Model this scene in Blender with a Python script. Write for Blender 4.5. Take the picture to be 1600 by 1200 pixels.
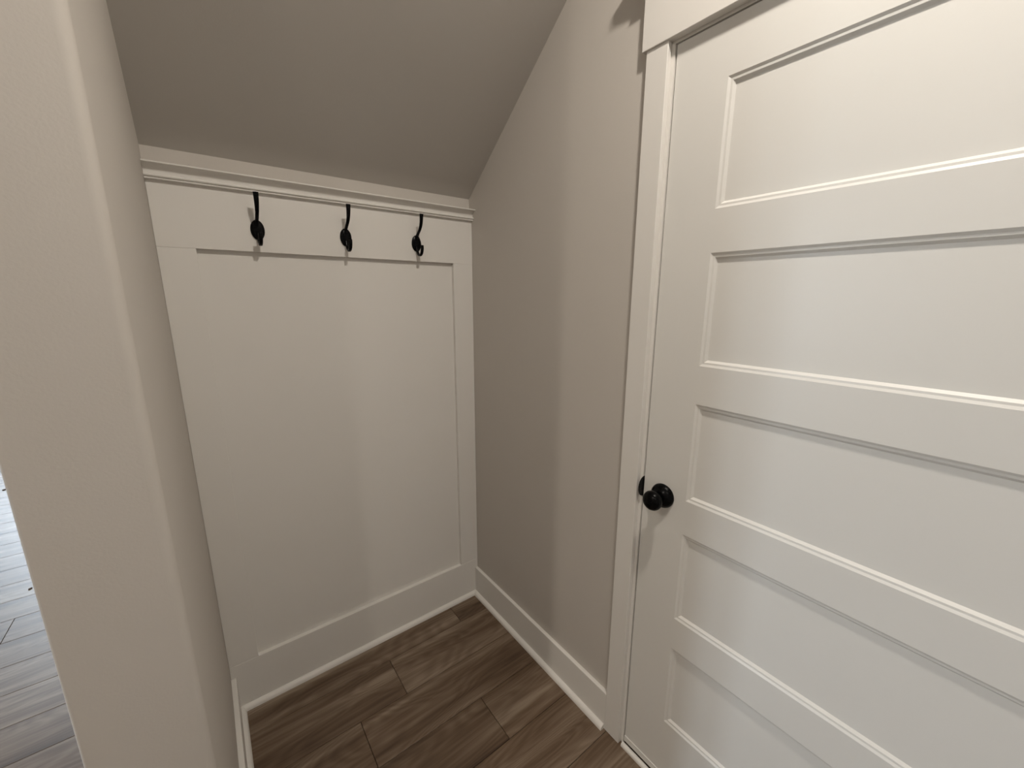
import bpy, bmesh, math, random
from mathutils import Vector, Matrix

# ------------------------------------------------------------------ scene, camera, world, light, exposure
S = bpy.context.scene
COL = S.collection
for o in list(bpy.data.objects):
    bpy.data.objects.remove(o, do_unlink=True)

F_PX, CAM = 633.478, (-0.95203, -1.53139, 1.46327)
YAW, PITCH, ROLL = 0.65049, 0.21137, 0.00236
fw = Vector((math.sin(YAW) * math.cos(PITCH), math.cos(YAW) * math.cos(PITCH), -math.sin(PITCH)))
r0 = Vector((math.cos(YAW), -math.sin(YAW), 0)); u0 = r0.cross(fw)
rt = r0 * math.cos(ROLL) + u0 * math.sin(ROLL)
up = -r0 * math.sin(ROLL) + u0 * math.cos(ROLL)
cd = bpy.data.cameras.new('camera'); cam = bpy.data.objects.new('camera', cd); COL.objects.link(cam)
cd.sensor_fit = 'HORIZONTAL'; cd.sensor_width = 36; cd.lens = 36 * F_PX / 1600; cd.clip_start = 0.01
cam.matrix_world = Matrix(((rt.x, up.x, -fw.x, CAM[0]), (rt.y, up.y, -fw.y, CAM[1]), (rt.z, up.z, -fw.z, CAM[2]), (0, 0, 0, 1)))
S.camera = cam

W = bpy.data.worlds.new('sky'); S.world = W; W.use_nodes = True
bg = W.node_tree.nodes['Background']
bg.inputs['Color'].default_value = (0.78, 0.89, 1.0, 1); bg.inputs['Strength'].default_value = 36
S.view_settings.view_transform = 'Standard'; S.view_settings.look = 'None'
S.view_settings.gamma = 1; S.view_settings.use_curve_mapping = False
S.view_settings.exposure = -0.12

MAIN_W, HALL_W, HALL_B = 18.6, 25.0, 13.5          # watts of the recessed lights
WARM = (1.0, 0.915, 0.82)

# ------------------------------------------------------------------ measures (metres; corner of nook at the origin, door wall x=0, panelled wall y=0)
XL = -1.0247          # nook side of the left wall
XH = -1.1605          # hall side of the left wall
TF = 0.019            # thickness of the panel frame
CEIL = 2.74
YCAP = -0.82          # end of the left wall
ZS, SL = 1.8595, 0.788  # foot and gradient of the sloped ceiling
HX, HY0, HY1 = -3.9, -4.2, 6.2  # hall extents

# ------------------------------------------------------------------ materials
def new_mat(name):
    m = bpy.data.materials.new(name); m.use_nodes = True
    nt = m.node_tree; b = nt.nodes['Principled BSDF']
    return m, nt, b

def paint(name, col, rough=0.55, bump=0.0, scale=260, spec=0.4, var=0.02):
    m, nt, b = new_mat(name); N = nt.nodes; L = nt.links
    tc = N.new('ShaderNodeTexCoord')
    n = N.new('ShaderNodeTexNoise'); n.inputs['Scale'].default_value = 3.0; n.inputs['Detail'].default_value = 3
    L.new(tc.outputs['Object'], n.inputs['Vector'])
    mx = N.new('ShaderNodeMix'); mx.data_type = 'RGBA'
    mx.inputs['A'].default_value = (*[c * (1 - var) for c in col], 1); mx.inputs['B'].default_value = (*[min(1, c * (1 + var)) for c in col], 1)
    L.new(n.outputs['Fac'], mx.inputs['Factor']); L.new(mx.outputs['Result'], b.inputs['Base Color'])
    b.inputs['Roughness'].default_value = rough; b.inputs['Specular IOR Level'].default_value = spec
    if bump:
        n2 = N.new('ShaderNodeTexNoise'); n2.inputs['Scale'].default_value = scale; n2.inputs['Detail'].default_value = 2
        L.new(tc.outputs['Object'], n2.inputs['Vector'])
        bp = N.new('ShaderNodeBump'); bp.inputs['Strength'].default_value = bump; bp.inputs['Distance'].default_value = 0.002
        L.new(n2.outputs['Fac'], bp.inputs['Height']); L.new(bp.outputs['Normal'], b.inputs['Normal'])
    return m

M_WALL = paint('greige_wall_paint', (0.55, 0.516, 0.472), 0.7, 0.10)
M_CEIL = paint('flat_ceiling_paint', (0.49, 0.465, 0.428), 0.85, 0.08, spec=0.2)
M_TRIM = paint('white_trim_paint', (0.76, 0.74, 0.70), 0.42, 0.03, 180)
M_DOOR = paint('white_door_paint', (0.735, 0.725, 0.69), 0.38, 0.025, 220)
M_DARK = paint('dark_underlay', (0.035, 0.022, 0.015), 0.8)
M_GROUND = paint('outdoor_ground', (0.25, 0.24, 0.2), 0.9)

def black_metal(name, rough):
    m, nt, b = new_mat(name); N = nt.nodes; L = nt.links
    tc = N.new('ShaderNodeTexCoord'); n = N.new('ShaderNodeTexNoise'); n.inputs['Scale'].default_value = 60
    L.new(tc.outputs['Object'], n.inputs['Vector'])
    mr = N.new('ShaderNodeMapRange'); mr.inputs['To Min'].default_value = rough - 0.04; mr.inputs['To Max'].default_value = rough + 0.06
    L.new(n.outputs['Fac'], mr.inputs['Value']); L.new(mr.outputs['Result'], b.inputs['Roughness'])
    b.inputs['Base Color'].default_value = (0.0015, 0.0015, 0.0018, 1); b.inputs['Specular IOR Level'].default_value = 0.12
    return m
M_BLACK = black_metal('matte_black_metal', 0.26)

def glow(name, col, strength):
    m, nt, b = new_mat(name)
    b.inputs['Base Color'].default_value = (0.8, 0.8, 0.8, 1)
    b.inputs['Emission Color'].default_value = (*col, 1); b.inputs['Emission Strength'].default_value = strength
    return m
M_LENS = glow('lit_lens', WARM, 6)

def glass():
    m, nt, b = new_mat('window_glass'); N = nt.nodes; L = nt.links
    tr = N.new('ShaderNodeBsdfTransparent'); gl = N.new('ShaderNodeBsdfGlossy'); gl.inputs['Roughness'].default_value = 0.02
    fr = N.new('ShaderNodeFresnel'); fr.inputs['IOR'].default_value = 1.45
    mx = N.new('ShaderNodeMixShader'); L.new(fr.outputs[0], mx.inputs[0]); L.new(tr.outputs[0], mx.inputs[1]); L.new(gl.outputs[0], mx.inputs[2])
    L.new(mx.outputs[0], N['Material Output'].inputs['Surface'])
    return m
M_GLASS = glass()

def plank_mat():
    m, nt, b = new_mat('wood_plank_floor'); N = nt.nodes; L = nt.links
    def math_(op, a, bb=None, **k):
        n = N.new('ShaderNodeMath'); n.operation = op
        for i, v in enumerate((a, bb)):
            if v is None: continue
            if isinstance(v, (int, float)): n.inputs[i].default_value = v
            else: L.new(v, n.inputs[i])
        return n.outputs[0]
    tc = N.new('ShaderNodeTexCoord'); oi = N.new('ShaderNodeObjectInfo')
    rnd = oi.outputs['Random']
    off = N.new('ShaderNodeCombineXYZ'); L.new(math_('MULTIPLY', rnd, 37.0), off.inputs['X']); L.new(math_('MULTIPLY', rnd, 91.0), off.inputs['Y']); L.new(math_('MULTIPLY', rnd, 53.0), off.inputs['Z'])
    add = N.new('ShaderNodeVectorMath'); add.operation = 'ADD'; L.new(tc.outputs['Object'], add.inputs[0]); L.new(off.outputs[0], add.inputs[1])
    P = add.outputs[0]
    def mapped(sx, sy):
        mp = N.new('ShaderNodeMapping'); mp.inputs['Scale'].default_value = (sx, sy, 1); L.new(P, mp.inputs['Vector']); return mp.outputs[0]
    def noise(v, scale, det=2, rough=0.5, dist=0.0):
        n = N.new('ShaderNodeTexNoise'); n.inputs['Scale'].default_value = scale; n.inputs['Detail'].default_value = det
        n.inputs['Roughness'].default_value = rough; n.inputs['Distortion'].default_value = dist; L.new(v, n.inputs['Vector']); return n.outputs['Fac']
    broad = noise(mapped(1.1, 14), 1.0, 2, 0.5, 0.4)             # wide dark and light streaks
    mid = noise(mapped(2.6, 62), 1.0, 3, 0.55, 0.6)
    fine = noise(mapped(7, 420), 1.0, 3, 0.6)                   # pores
    fig = noise(mapped(1.5, 9.5), 1.0, 1, 0.4, 0.3)              # cathedral figure from contour lines
    rings = math_('SINE', math_('MULTIPLY', fig, 120.0))
    rings = math_('MULTIPLY', math_('ADD', rings, 1.0), 0.5)
    h = math_('MULTIPLY', broad, 0.62)
    h = math_('ADD', h, math_('MULTIPLY', mid, 0.26))
    h = math_('ADD', h, math_('MULTIPLY', fine, 0.14))
    h = math_('ADD', h, math_('MULTIPLY', rings, 0.055))
    h = math_('ADD', h, math_('MULTIPLY', math_('SUBTRACT', rnd, 0.5), 0.10))
    cr = N.new('ShaderNodeValToRGB'); L.new(h, cr.inputs['Fac'])
    e = cr.color_ramp.elements
    e[0].position = 0.36; e[0].color = (0.058, 0.033, 0.018, 1)
    e[1].position = 0.70; e[1].color = (0.27, 0.212, 0.155, 1)
    k = e.new(0.50); k.color = (0.125, 0.080, 0.048, 1)
    k = e.new(0.60); k.color = (0.185, 0.132, 0.090, 1)
    L.new(cr.outputs['Color'], b.inputs['Base Color'])
    b.inputs['Roughness'].default_value = 0.46; b.inputs['Specular IOR Level'].default_value = 0.5
    bp = N.new('ShaderNodeBump'); bp.inputs['Strength'].default_value = 0.12; bp.inputs['Distance'].default_value = 0.001
    L.new(h, bp.inputs['Height']); L.new(bp.outputs['Normal'], b.inputs['Normal'])
    return m
M_PLANK = plank_mat()

# ------------------------------------------------------------------ mesh helpers
def box(bm, x0, x1, y0, y1, z0, z1, bev=0.0):
    vs = [bm.verts.new(p) for p in ((x0, y0, z0), (x1, y0, z0), (x1, y1, z0), (x0, y1, z0), (x0, y0, z1), (x1, y0, z1), (x1, y1, z1), (x0, y1, z1))]
    fs = [bm.faces.new([vs[i] for i in q]) for q in ((3, 2, 1, 0), (4, 5, 6, 7), (0, 1, 5, 4), (1, 2, 6, 5), (2, 3, 7, 6), (3, 0, 4, 7))]
    if bev:
        es = list({e for f in fs for e in f.edges})
        bmesh.ops.bevel(bm, geom=es, offset=bev, segments=1, affect='EDGES')

def prism(bm, pts, a0, a1, axis):
    """closed outline pts (two coords) swept along axis; x: (y,z), y: (x,z), z: (x,y). a0 / a1 may be functions of a point (mitres)."""
    def mk(p, a):
        v = a(p) if callable(a) else a
        return {'x': (v, p[0], p[1]), 'y': (p[0], v, p[1]), 'z': (p[0], p[1], v)}[axis]
    A = [bm.verts.new(mk(p, a0)) for p in pts]; B = [bm.verts.new(mk(p, a1)) for p in pts]
    n = len(pts)
    for i in range(n):
        bm.faces.new((A[i], A[(i + 1) % n], B[(i + 1) % n], B[i]))
    bm.faces.new(A[::-1]); bm.faces.new(B)

def lathe(bm, prof, origin, axis_dir, seg=48):
    """prof: (distance along axis, radius)"""
    ax = Vector(axis_dir).normalized(); a = ax.orthogonal().normalized(); b = ax.cross(a); o = Vector(origin)
    rings = []
    for d, r in prof:
        if r < 1e-6: rings.append([bm.verts.new(o + ax * d)])
        else: rings.append([bm.verts.new(o + ax * d + (a * math.cos(t) + b * math.sin(t)) * r) for t in [2 * math.pi * i / seg for i in range(seg)]])
    for R0, R1 in zip(rings, rings[1:]):
        for i in range(seg):
            j = (i + 1) % seg
            if len(R0) == 1 and len(R1) == 1: continue
            if len(R0) == 1: bm.faces.new((R0[0], R1[i], R1[j]))
            elif len(R1) == 1: bm.faces.new((R0[i], R0[j], R1[0]))
            else: bm.faces.new((R0[i], R0[j], R1[j], R1[i]))

def obj(name, bm, mat, parent=None, smooth=None):
    bmesh.ops.recalc_face_normals(bm, faces=bm.faces)
    me = bpy.data.meshes.new(name); bm.to_mesh(me); bm.free()
    me.materials.append(mat)
    if smooth is not None:
        me.polygons.foreach_set('use_smooth', [True] * len(me.polygons))
        me.set_sharp_from_angle(angle=math.radians(smooth))
    o = bpy.data.objects.new(name, me); COL.objects.link(o); o.parent = parent
    return o

def tag(o, label, cat, kind=None, group=None):
    o['label'] = label; o['category'] = cat
    if kind: o['kind'] = kind
    if group: o['group'] = group
    return o

def empty(name, loc=(0, 0, 0)):
    o = bpy.data.objects.new(name, None); COL.objects.link(o); o.location = loc; o.empty_display_size = 0.05
    return o

def BM(): return bmesh.new()
def one_box(*a, bev=0.0):
    bm = BM(); box(bm, *a, bev=bev); return bm

# ------------------------------------------------------------------ floor: underlay and one object for each plank
fl = tag(obj('floor', one_box(HX, 1.0, HY0, HY1, -0.06, -0.0045), M_DARK), 'brown wood plank floor laid parallel to the panelled wall', 'floor', 'structure')
PITCH_Y, Y_REF, PLANK_L, GAP = 0.1805, -0.1185, 1.22, 0.0016
known = {**{k: -1.25 for k in range(-34, -1)}, 0: -0.168, 1: -0.507, 2: -0.680, 3: -0.295, 4: -0.98, 5: -0.62, -6: -1.811}       # end joint seen in each row (row r lies below y_r)
rng = random.Random(7)
full_mesh = None
def plank_mesh(length):
    bm = BM(); hw, hl, c = PITCH_Y / 2 - GAP / 2, length / 2 - GAP / 2, 0.0010
    ring = []
    for z, ins in ((-0.0045, 0), (-c, 0), (0, c)):
        ring.append([bm.verts.new((sx * (hl - ins), sy * (hw - ins), z)) for sx, sy in ((-1, -1), (1, -1), (1, 1), (-1, 1))])
    for A, B in zip(ring, ring[1:]):
        for i in range(4): bm.faces.new((A[i], A[(i + 1) % 4], B[(i + 1) % 4], B[i]))
    bm.faces.new(ring[-1]); bm.faces.new(ring[0][::-1])
    bmesh.ops.recalc_face_normals(bm, faces=bm.faces)
    me = bpy.data.meshes.new('plank'); bm.to_mesh(me); bm.free(); me.materials.append(M_PLANK)
    return me
full_mesh = plank_mesh(PLANK_L)
X0F, X1F = HX + 0.02, 0.12
row = -36
while True:
    ytop = Y_REF - (row - 1) * PITCH_Y; ybot = ytop - PITCH_Y; yc_ = (ytop + ybot) / 2
    if ybot < HY0: break
    if ytop < HY1:
        j = known.get(row, -rng.random() * PLANK_L)
        x1 = j + PLANK_L * 2
        while x1 - PLANK_L >= X1F: x1 -= PLANK_L
        while x1 > X0F:
            a, b_ = max(x1 - PLANK_L, X0F), min(x1, X1F)
            if b_ - a > 0.04:
                L_ = b_ - a
                me = full_mesh if abs(L_ - PLANK_L) < 1e-4 else plank_mesh(L_)
                p = bpy.data.objects.new('plank', me); COL.objects.link(p); p.parent = fl
                p.location = ((a + b_) / 2, yc_, 0)
            x1 -= PLANK_L
    row += 1

# ------------------------------------------------------------------ walls and ceilings
tag(obj('wall_back', one_box(XL, 0.12, TF, 0.15, 0, CEIL), M_WALL), 'greige wall strip above the white crown rail, behind the panelling', 'wall', 'structure')

# door opening
DY0, DZ1, DX = -0.9031, 2.0320, 0.002             # slab's edge on the knob side, top, face
DW = 0.914; DY1 = DY0 - DW
JF0, JF1, JZ = -0.9008, DY1 - 0.0023, DZ1 + 0.003  # faces of the jambs and of the head jamb
bm = BM(); JT = 0.018
box(bm, 0, 0.12, JF0 + JT, TF, 0, CEIL)
box(bm, 0, 0.12, JF1 - JT, JF0 + JT, JZ + JT, CEIL)
box(bm, 0, 0.12, HY0, JF1 - JT, 0, CEIL)
tag(obj('wall_right', bm, M_WALL), 'plain greige wall between the panelled wall and the door', 'wall', 'structure')

def rounded_plan(x0, x1, y0, y1, r, n=8):
    pts = []
    for cx, cy, a, r in ((x0 + r * 0.3, y0 + r * 0.3, 180, r * 0.3), (x1 - r, y0 + r, 270, r)):
        for i in range(n + 1):
            t = math.radians(a + 90 * i / n); pts.append((cx + r * math.cos(t), cy + r * math.sin(t)))
    return pts + [(x1, y1), (x0, y1)]
bm = BM(); prism(bm, rounded_plan(XH, XL, YCAP, HY1, 0.014), 0, CEIL, 'z')
tag(obj('wall_left', bm, M_WALL, smooth=40), 'greige wall end with softly rounded corners beside the panelled nook', 'wall', 'structure')

yt = TF - (CEIL - ZS) / SL
bm = BM(); prism(bm, [(TF, ZS), (yt, CEIL), (TF, CEIL)], XL, 0, 'x')
tag(obj('ceiling_sloped', bm, M_CEIL), 'sloped greige ceiling rising from above the crown rail', 'ceiling', 'structure')
tag(obj('ceiling', one_box(HX - 0.1, 0.12, HY0 - 0.1, HY1 + 0.1, CEIL, CEIL + 0.1), M_CEIL), 'flat hall ceiling with round recessed lights', 'ceiling', 'structure')
tag(obj('wall_rear', one_box(HX - 0.1, 0.12, HY0 - 0.12, HY0, 0, CEIL), M_WALL), 'greige wall at the end of the hall opposite the panelled nook', 'wall', 'structure')

WINS = ((-0.30, 0.20, 0.60, 2.10, 'x'), (-3.60, -1.35, 1.30, 2.60, 'y'))      # unseen windows added for daylight: extent along the wall, z0, z1, wall
u0_, u1_, z0_, z1_, _ = WINS[0]
bm = BM()
box(bm, HX - 0.12, HX, HY0, u0_, 0, CEIL); box(bm, HX - 0.12, HX, u1_, HY1, 0, CEIL)
box(bm, HX - 0.12, HX, u0_, u1_, 0, z0_); box(bm, HX - 0.12, HX, u0_, u1_, z1_, CEIL)
tag(obj('wall_hall', bm, M_WALL), 'greige hall wall with one added daylight window', 'wall', 'structure')
u0_, u1_, z0_, z1_, _ = WINS[1]
bm = BM()
box(bm, HX - 0.12, u0_, HY1, HY1 + 0.12, 0, CEIL); box(bm, u1_, XH + 0.02, HY1, HY1 + 0.12, 0, CEIL)
box(bm, u0_, u1_, HY1, HY1 + 0.12, 0, z0_); box(bm, u0_, u1_, HY1, HY1 + 0.12, z1_, CEIL)
tag(obj('wall_far', bm, M_WALL), 'greige wall with a tall added glazed opening at the far end of the hall', 'wall', 'structure')
for i, (a0, a1, z0, z1, ax) in enumerate(WINS):
    loc = (HX - 0.06, (a0 + a1) / 2, z0) if ax == 'x' else ((a0 + a1) / 2, HY1 + 0.06, z0)
    w = tag(empty('window_%d' % (i + 1), loc), ('unseen white framed window added in the side wall of the hall for daylight on the door', 'tall unseen white framed window added at the far end of the hall for daylight sheen on the floor')[i], 'window', 'structure')
    if ax == 'y': w.rotation_euler = (0, 0, math.radians(-90))
    h, H, t = (a1 - a0) / 2, z1 - z0, 0.05
    bm = BM()
    for q in ((-h, -h + t, 0, H), (h - t, h, 0, H), (-h + t, h - t, 0, t), (-h + t, h - t, H - t, H), (-.02, .02, t, H - t)):
        box(bm, -0.03, 0.03, *q)
    obj('window_frame', bm, M_TRIM, w)
    for a, b_ in ((-h + t, -.02), (.02, h - t)):
        obj('pane', one_box(-0.003, 0.003, a, b_, t, H - t), M_GLASS, w)
    ld = bpy.data.lights.new('window_portal', 'AREA'); ld.shape = 'RECTANGLE'; ld.size = H; ld.size_y = 2 * h
    ld.cycles.is_portal = True
    lo = bpy.data.objects.new('window_portal', ld); COL.objects.link(lo); lo.parent = w
    lo.location = (-0.10, 0, H / 2); lo.rotation_euler = (0, math.radians(-90), 0)
tag(obj('ground', one_box(-40, 30, HY0 - 0.2, 40, -0.5, -0.4), M_GROUND), 'ground outside the hall windows', 'ground', 'structure')
bm = BM()      # unseen box added behind the door, stops sky light leaking through its gaps
box(bm, 0.12, 1.0, -2.0, -1.9, 0, CEIL); box(bm, 0.12, 1.0, -0.7, -0.6, 0, CEIL); box(bm, 1.0, 1.1, -2.0, -0.6, 0, CEIL); box(bm, 0.12, 1.0, -1.9, -0.7, 2.6, CEIL)
tag(obj('wall_light_block', bm, M_WALL), 'unseen walls added behind the white door to keep sky light out of its gaps', 'wall', 'structure')

# ------------------------------------------------------------------ panelled wall: rails, stiles, recessed board
ZT, ZB, ZC, XP0, XP1 = 1.5982, 0.1901, 1.772, -0.936, -0.0921
t1 = tag(empty('trim_1', (XL, 0, 0)), 'white board panelling with one large recessed panel under the coat hooks', 'panelling', 'structure')
def tpart(name, x0, x1, y0, y1, z0, z1, mat=M_TRIM, bev=0.0008):
    return obj(name, one_box(x0 - XL, x1 - XL, y0, y1, z0, z1, bev=bev), mat, t1)
e = 0.0004
tpart('top_rail', XL + e, -e, 0, TF, ZT, ZC)
tpart('bottom_rail', XL + e, -e, 0, TF, 0, ZB)
tpart('stile', XL + e, XP0, 0.0003, TF, ZB, ZT)
tpart('stile', XP1, -e, 0.0003, TF, ZB, ZT)
tpart('panel', XP0, XP1, TF - 0.003, TF, ZB, ZT, bev=0)

def quarter(r, n=7):
    """quarter-round outline: (out, up)"""
    return [(0, 0), (r, 0)] + [(r * math.cos(math.radians(90 * i / n)) , r * 1.15 * math.sin(math.radians(90 * i / n))) for i in range(1, n + 1)]
SH, BT, HB = 0.0155, 0.015, 0.145
bm = BM(); prism(bm, [(-o, z) for o, z in quarter(SH)], BT + e, -XL - BT - e, 'x')
obj('shoe_molding', bm, M_TRIM, t1, smooth=40)

# crown rail above the hooks
crown = [(TF, 1.7705), (-0.009, 1.7705), (-0.0120, 1.7718), (-0.0120, 1.7745), (-0.0100, 1.7758)]
for i in range(7):
    t = math.radians(-75 + 150 * i / 6); crown.append((-0.0112 - 0.0050 * math.cos(t), 1.7803 + 0.0040 * math.sin(t)))
crown += [(-0.0085, 1.7846), (-0.0085, 1.7862)]
for i in range(1, 11):
    t = math.radians(90 * i / 10); crown.append((-0.0085 - 0.0200 * (1 - math.cos(t)), 1.7862 + 0.0218 * math.sin(t)))
crown += [(-0.0318, 1.8086), (-0.0318, 1.8115), (-0.0295, 1.8130), (TF, 1.8130)]
bm = BM(); prism(bm, crown, XL + e, -e, 'x')
tag(obj('trim_2', bm, M_TRIM, smooth=35), 'white moulded crown rail running above the three black hooks', 'crown rail', 'structure')

# ------------------------------------------------------------------ baseboards
YC, YCI, CT = -0.8335, -0.892, 0.016            # door casing: outer edge, inner edge, thickness
b = tag(obj('baseboard_right', one_box(-BT, 0, YC + e, -e, 0, HB, bev=0.0012), M_TRIM), 'white flat baseboard under the plain wall beside the door casing', 'baseboard', 'structure')
bm = BM(); prism(bm, [(-BT - o, z) for o, z in quarter(SH)], YC + 0.004, lambda p: (p[0] + BT), 'y')
obj('shoe_molding', bm, M_TRIM, b, smooth=40)
bm = BM()
box(bm, XL, XL + BT, YCAP - BT, -e, 0, HB, bev=0.0012)
box(bm, XH - BT, XL, YCAP - BT, YCAP, 0, HB, bev=0.0012)
box(bm, XH - BT, XH, YCAP, HY1, 0, HB, bev=0.0012)
b = tag(obj('baseboard_left', bm, M_TRIM), 'white flat baseboard around the foot of the rounded wall end', 'baseboard', 'structure')
bm = BM(); prism(bm, [(XL + BT + o, z) for o, z in quarter(SH)], YCAP - BT, lambda p: -(p[0] - XL - BT), 'y')
obj('shoe_molding', bm, M_TRIM, b, smooth=40)

# ------------------------------------------------------------------ door casing, jambs, header, threshold, strike
t3 = tag(empty('trim_3', (0, YC, 0)), 'white flat door casing with a wide header board and jambs', 'door casing', 'structure')
def cpart(name, bm, mat=M_TRIM, smooth=None):
    for v in bm.verts: v.co.y -= YC
    return obj(name, bm, mat, t3, smooth)
HB0, HT, HO = 2.041, 0.0205, 0.0105              # header: underside, thickness, overhang at the end
cpart('side_casing', one_box(-CT, 0, YCI, YC, 0.0012, HB0, bev=0.0010))
cpart('side_casing', one_box(-CT, 0, JF1 - (YC - JF0), JF1 - (YCI - JF0), 0.0012, HB0, bev=0.0010))
YR = JF1 - (YC - JF0)
cpart('header', one_box(-HT, 0, YR - HO, YC + HO, HB0, 2.172, bev=0.0010))
bm = BM()
for o_, a_, b_ in ((0.0125, 2.172, 2.188), (0.016, 2.188, 2.196), (0.022, 2.196, 2.206), (0.028, 2.206, 2.215), (0.034, 2.215, 2.238)):
    box(bm, -HT - o_, 0, YR - HO - o_, YC + HO + o_, a_, b_)
cpart('cornice', bm)
cpart('jamb', one_box(0, 0.12, JF0, JF0 + JT, 0, JZ + JT))
cpart('jamb', one_box(0, 0.12, JF1 - JT, JF1, 0, JZ + JT))
cpart('head_jamb', one_box(0, 0.12, JF1, JF0, JZ, JZ + JT))
bm = BM(); sx = DX + 0.036
box(bm, sx, sx + 0.03, JF0 - 0.011, JF0, 0, JZ); box(bm, sx, sx + 0.03, JF1, JF1 + 0.011, 0, JZ); box(bm, sx, sx + 0.03, JF1 + 0.011, JF0 - 0.011, JZ - 0.011, JZ)
cpart('door_stop', bm)
bm = BM()      # rounded threshold strip on the floor
prism(bm, [(-0.0015, 0), (-0.0145, 0), (-0.0145, 0.005), (-0.0132, 0.0085), (-0.0105, 0.0110), (-0.007, 0.0120), (-0.003, 0.0118), (-0.0015, 0.0105)], JF1 + 0.001, JF0 - 0.0008, 'y')
cpart('threshold', bm, smooth=50)
bm = BM()      # strike lip standing past the jamb edge
pts = [(0.0060, 0.0300), (0.0040, 0.0302)] + [(0.0030 - 0.0225 * math.sin(math.radians(t)), 0.0302 * math.cos(math.radians(t))) for t in range(6, 180, 12)] + [(0.0040, -0.0302), (0.0060, -0.0300)]
prism(bm, [(x, z + 0.9333) for x, z in pts], JF0 - 0.0014, JF0 - 0.0002, 'y')
cpart('strike_plate', bm, M_BLACK)['label'] = 'black rounded strike plate'

# ------------------------------------------------------------------ door with five recessed panels and a knob
door = tag(empty('door_1', (DX, DY0, 0)), 'white door with five horizontal recessed panels and a black round knob', 'door', 'structure')
TH, DZ0 = 0.035, 0.0365
YP0, YP1 = -1.0312, DY1 + 0.1288
TOPS = (1.9215, 1.5634, 1.2036, 0.8441, 0.4836); BOTS = (1.6585, 1.2998, 0.9407, 0.5818, 0.2245)
def dpart(name, bm, mat=M_DOOR, parent=None, smooth=None):
    for v in bm.verts: v.co.x -= DX; v.co.y -= DY0
    return obj(name, bm, mat, parent or door, smooth)
bm = BM()
cx = 0.0022
prism(bm, [(DX + cx, DY0), (DX, DY0 - cx), (DX, YP0), (DX + TH, YP0), (DX + TH, DY0)], DZ0, DZ1, 'z')
prism(bm, [(DX, YP1), (DX, DY1 + cx), (DX + cx, DY1), (DX + TH, DY1), (DX + TH, YP1)], DZ0, DZ1, 'z')
zs = [DZ1] + [v for q in zip(TOPS, BOTS) for v in q] + [DZ0]
for a, b_ in zip(zs[::2], zs[1::2]): box(bm, DX, DX + TH, YP1, YP0, b_, a)
dpart('slab', bm)
dpart('bottom_strip', one_box(DX - 0.0028, DX + TH, DY1 + 0.002, DY0 - 0.001, 0.0165, DZ0))
PROF = ((0, 0), (0.0052, 0.0030), (0.0096, 0.0034), (0.0150, 0.0088))   # inset, depth
for zt_, zb_ in zip(TOPS, BOTS):
    bm = BM(); prev = None
    for ins, dep in PROF:
        ring = [bm.verts.new((DX + dep, y, z)) for y, z in ((YP0 - ins, zb_ + ins), (YP1 + ins, zb_ + ins), (YP1 + ins, zt_ - ins), (YP0 - ins, zt_ - ins))]
        if prev:
            for i in range(4): bm.faces.new((prev[i], prev[(i + 1) % 4], ring[(i + 1) % 4], ring[i]))
        prev = ring
    bm.faces.new(prev)
    back = [bm.verts.new((DX + TH, y, z)) for y, z in ((YP0, zb_), (YP1, zb_), (YP1, zt_), (YP0, zt_))]
    bm.faces.new(back[::-1])
    first = list(bm.verts)[:4]
    for i in range(4): bm.faces.new((first[(i + 1) % 4], first[i], back[i], back[(i + 1) % 4]))
    dpart('panel', bm)
KY, KZ = -0.9655, 0.930
bm = BM()
lathe(bm, [(0.018, 0.0), (0.018, 0.0115), (0.026, 0.0110), (0.0300, 0.0125), (0.0345, 0.0185), (0.0390, 0.0235), (0.0440, 0.0262), (0.0490, 0.0270), (0.0540, 0.0262), (0.0590, 0.0237), (0.0630, 0.0195), (0.0655, 0.0140), (0.0668, 0.0075), (0.0672, 0.0)], (DX, KY, KZ), (-1, 0, 0))
knob = dpart('knob', bm, M_BLACK, smooth=50); knob['label'] = 'round black door knob'
bm = BM()
lathe(bm, [(0.0, 0.0), (0.0, 0.0335), (0.003, 0.0340), (0.007, 0.0330), (0.0115, 0.0300), (0.0155, 0.0255), (0.0190, 0.0205), (0.0220, 0.0155), (0.0225, 0.0)], (DX, KY, KZ), (-1, 0, 0))
dpart('rose', bm, M_BLACK, parent=knob, smooth=50)
bm = BM(); box(bm, DX + 0.010, DX + 0.028, DY0 - 0.002, DY0 + 0.0009, KZ - 0.028, KZ + 0.028); dpart('latch_plate', bm, M_BLACK)

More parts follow.
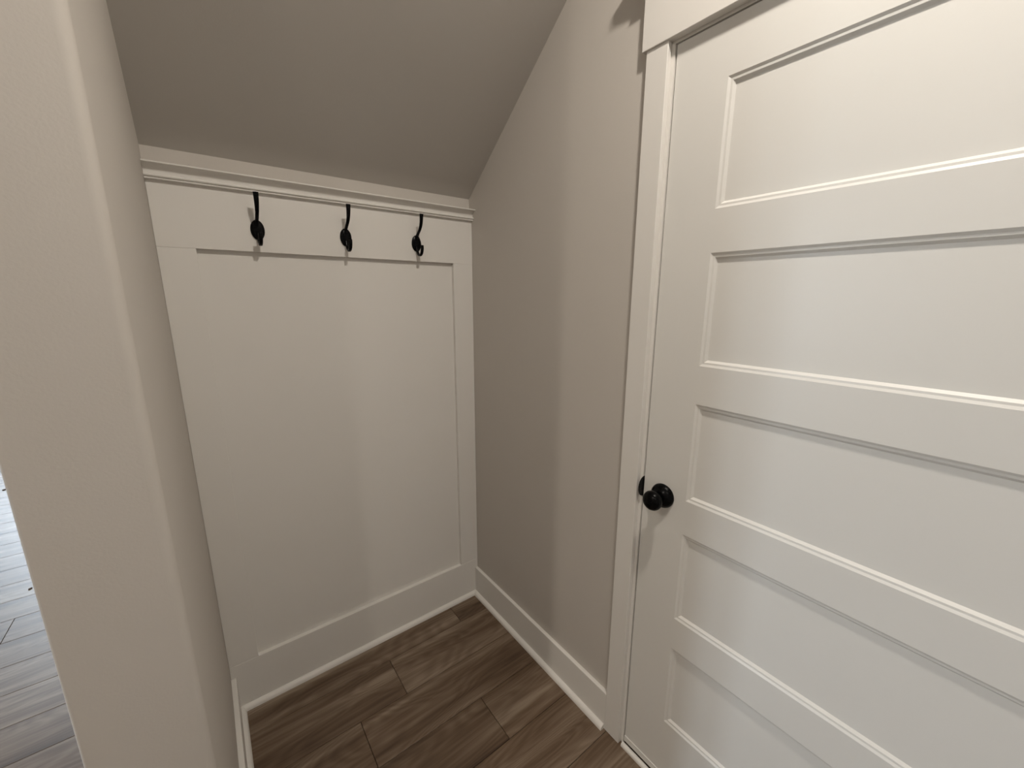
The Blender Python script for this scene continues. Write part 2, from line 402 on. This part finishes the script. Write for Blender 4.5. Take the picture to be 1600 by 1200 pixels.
# ------------------------------------------------------------------ coat hooks
def strap(bm, path, n=28):
    """path: (y, z, width, thickness) stations, Catmull-Rom smoothed, rounded flat section in the y-z plane"""
    P = [Vector(p) for p in path]; P = [P[0] * 2 - P[1]] + P + [P[-1] * 2 - P[-2]]
    st = []
    for i in range(1, len(P) - 2):
        for k in range(6):
            t = k / 6
            st.append(0.5 * ((2 * P[i]) + (-P[i - 1] + P[i + 1]) * t + (2 * P[i - 1] - 5 * P[i] + 4 * P[i + 1] - P[i + 2]) * t * t + (-P[i - 1] + 3 * P[i] - 3 * P[i + 1] + P[i + 2]) * t ** 3))
    st.append(P[-2])
    prev = None; m = 12; rings = []
    for i, s in enumerate(st):
        a, b_ = st[max(0, i - 1)], st[min(len(st) - 1, i + 1)]
        tan = Vector((b_[0] - a[0], b_[1] - a[1])).normalized(); nrm = Vector((-tan.y, tan.x))
        w, th = s[2] / 2, s[3] / 2
        ring = []
        for k in range(m):
            an = 2 * math.pi * (k + 0.5) / m; c, sn = math.cos(an), math.sin(an)
            c = math.copysign(abs(c) ** 0.5, c); sn = math.copysign(abs(sn) ** 0.6, sn)
            ring.append(bm.verts.new((c * w, s[0] + nrm.x * sn * th, s[1] + nrm.y * sn * th)))
        if prev:
            for k in range(m): bm.faces.new((prev[k], prev[(k + 1) % m], ring[(k + 1) % m], ring[k]))
        prev = ring; rings.append(ring)
    bm.faces.new(rings[0][::-1]); bm.faces.new(rings[-1])

def make_hook():
    h = empty('coat_hook')
    bm = BM(); prev = None; sg = 40
    for y, f in ((0, 0.0), (0, 0.97), (-0.0015, 1.0), (-0.0030, 0.985), (-0.0048, 0.86), (-0.0065, 0.60), (-0.0074, 0.30), (-0.0077, 0.0)):
        ring = [bm.verts.new((0, y, 0))] if f == 0 else [bm.verts.new((0.0192 * f * math.cos(2 * math.pi * i / sg), y, 0.0300 * f * math.sin(2 * math.pi * i / sg))) for i in range(sg)]
        if prev:
            for i in range(sg):
                j = (i + 1) % sg
                if len(prev) == 1: bm.faces.new((prev[0], ring[i], ring[j]))
                elif len(ring) == 1: bm.faces.new((prev[i], prev[j], ring[0]))
                else: bm.faces.new((prev[i], prev[j], ring[j], ring[i]))
        prev = ring
    obj('back_plate', bm, M_BLACK, h, smooth=45)
    bm = BM()
    strap(bm, [(-0.003, 0.010, 0.0098, 0.0085), (-0.0085, 0.0255, 0.0096, 0.0080), (-0.0220, 0.0355, 0.0096, 0.0076), (-0.0385, 0.0480, 0.0102, 0.0070), (-0.0490, 0.0640, 0.0116, 0.0064), (-0.0545, 0.0830, 0.0132, 0.0058), (-0.0570, 0.1000, 0.0146, 0.0050)])
    obj('upper_arm', bm, M_BLACK, h, smooth=50)
    bm = BM()
    strap(bm, [(-0.003, -0.012, 0.0096, 0.0085), (-0.0075, -0.0275, 0.0096, 0.0082), (-0.0150, -0.0395, 0.0096, 0.0078), (-0.0285, -0.0455, 0.0100, 0.0074), (-0.0415, -0.0415, 0.0106, 0.0072), (-0.0490, -0.0310, 0.0112, 0.0070), (-0.0512, -0.0200, 0.0118, 0.0066), (-0.0508, -0.0105, 0.0118, 0.0056)])
    obj('lower_prong', bm, M_BLACK, h, smooth=50)
    return h
proto = make_hook()
HOOKS = ((-0.7765, 'black double coat hook under the crown rail, the one farthest from the door'),
         (-0.5142, 'black double coat hook under the crown rail, the middle one of three'),
         (-0.2525, 'black double coat hook under the crown rail, the one nearest the door'))
for i, (x, lab) in enumerate(HOOKS):
    h = proto
    if i:
        h = proto.copy(); COL.objects.link(h)
        for ch in [c for c in bpy.data.objects if c.parent == proto]:
            c = ch.copy(); COL.objects.link(c); c.parent = h
    h.location = (x, 0, 1.6635)
    tag(h, lab, 'coat hook', group='coat hooks on the panelled wall')

# ------------------------------------------------------------------ recessed ceiling lights
def can_light(x, y, watts, label):
    c = tag(empty('recessed_light', (x, y, CEIL)), label, 'ceiling light', group='recessed hall lights')
    bm = BM(); lathe(bm, [(0.0, 0.062), (0.004, 0.062), (0.006, 0.066), (0.006, 0.078), (0.003, 0.084), (0.0, 0.085)], (0, 0, 0), (0, 0, -1)); obj('trim_ring', bm, M_TRIM, c, smooth=40)
    bm = BM(); lathe(bm, [(0.0, 0.062), (0.003, 0.060), (0.0035, 0.0)], (0, 0, 0), (0, 0, -1)); obj('lens', bm, M_LENS, c, smooth=40)
    ld = bpy.data.lights.new('lamp', 'AREA'); ld.shape = 'DISK'; ld.size = 0.11; ld.energy = watts; ld.color = WARM
    lo = bpy.data.objects.new('lamp', ld); COL.objects.link(lo); lo.parent = c; lo.location = (0, 0, -0.008)
can_light(-0.47, -1.44, MAIN_W, 'round recessed ceiling light in front of the white door')
can_light(-2.25, -2.83, HALL_B, 'round recessed ceiling light over the hall by the small window')
can_light(-2.95, -1.315, HALL_W, 'round recessed ceiling light over the middle of the hall')

# ------------------------------------------------------------------ scraps on the hall floor
def scrap(x, y, s, label):
    bm = BM()
    pts = [(-1, -.3), (-.2, -.6), (.8, -.35), (1, .25), (.1, .6), (-.8, .4)]
    prism(bm, [(a * s, b_ * s) for a, b_ in pts], 0, s * 0.5, 'z')
    o = obj('wood_scrap', bm, paint('scrap_brown', (0.10, 0.055, 0.03), 0.8)); o.location = (x, y, 0.0002); o.rotation_euler = (0, 0, 0.7)
    tag(o, label, 'wood scrap', group='scraps on the hall floor')
scrap(-2.318, 3.13, 0.012, 'larger brown wood scrap farther down the hall floor')
scrap(-1.815, 1.392, 0.008, 'tiny brown wood scrap on the hall floor beside the wall end')
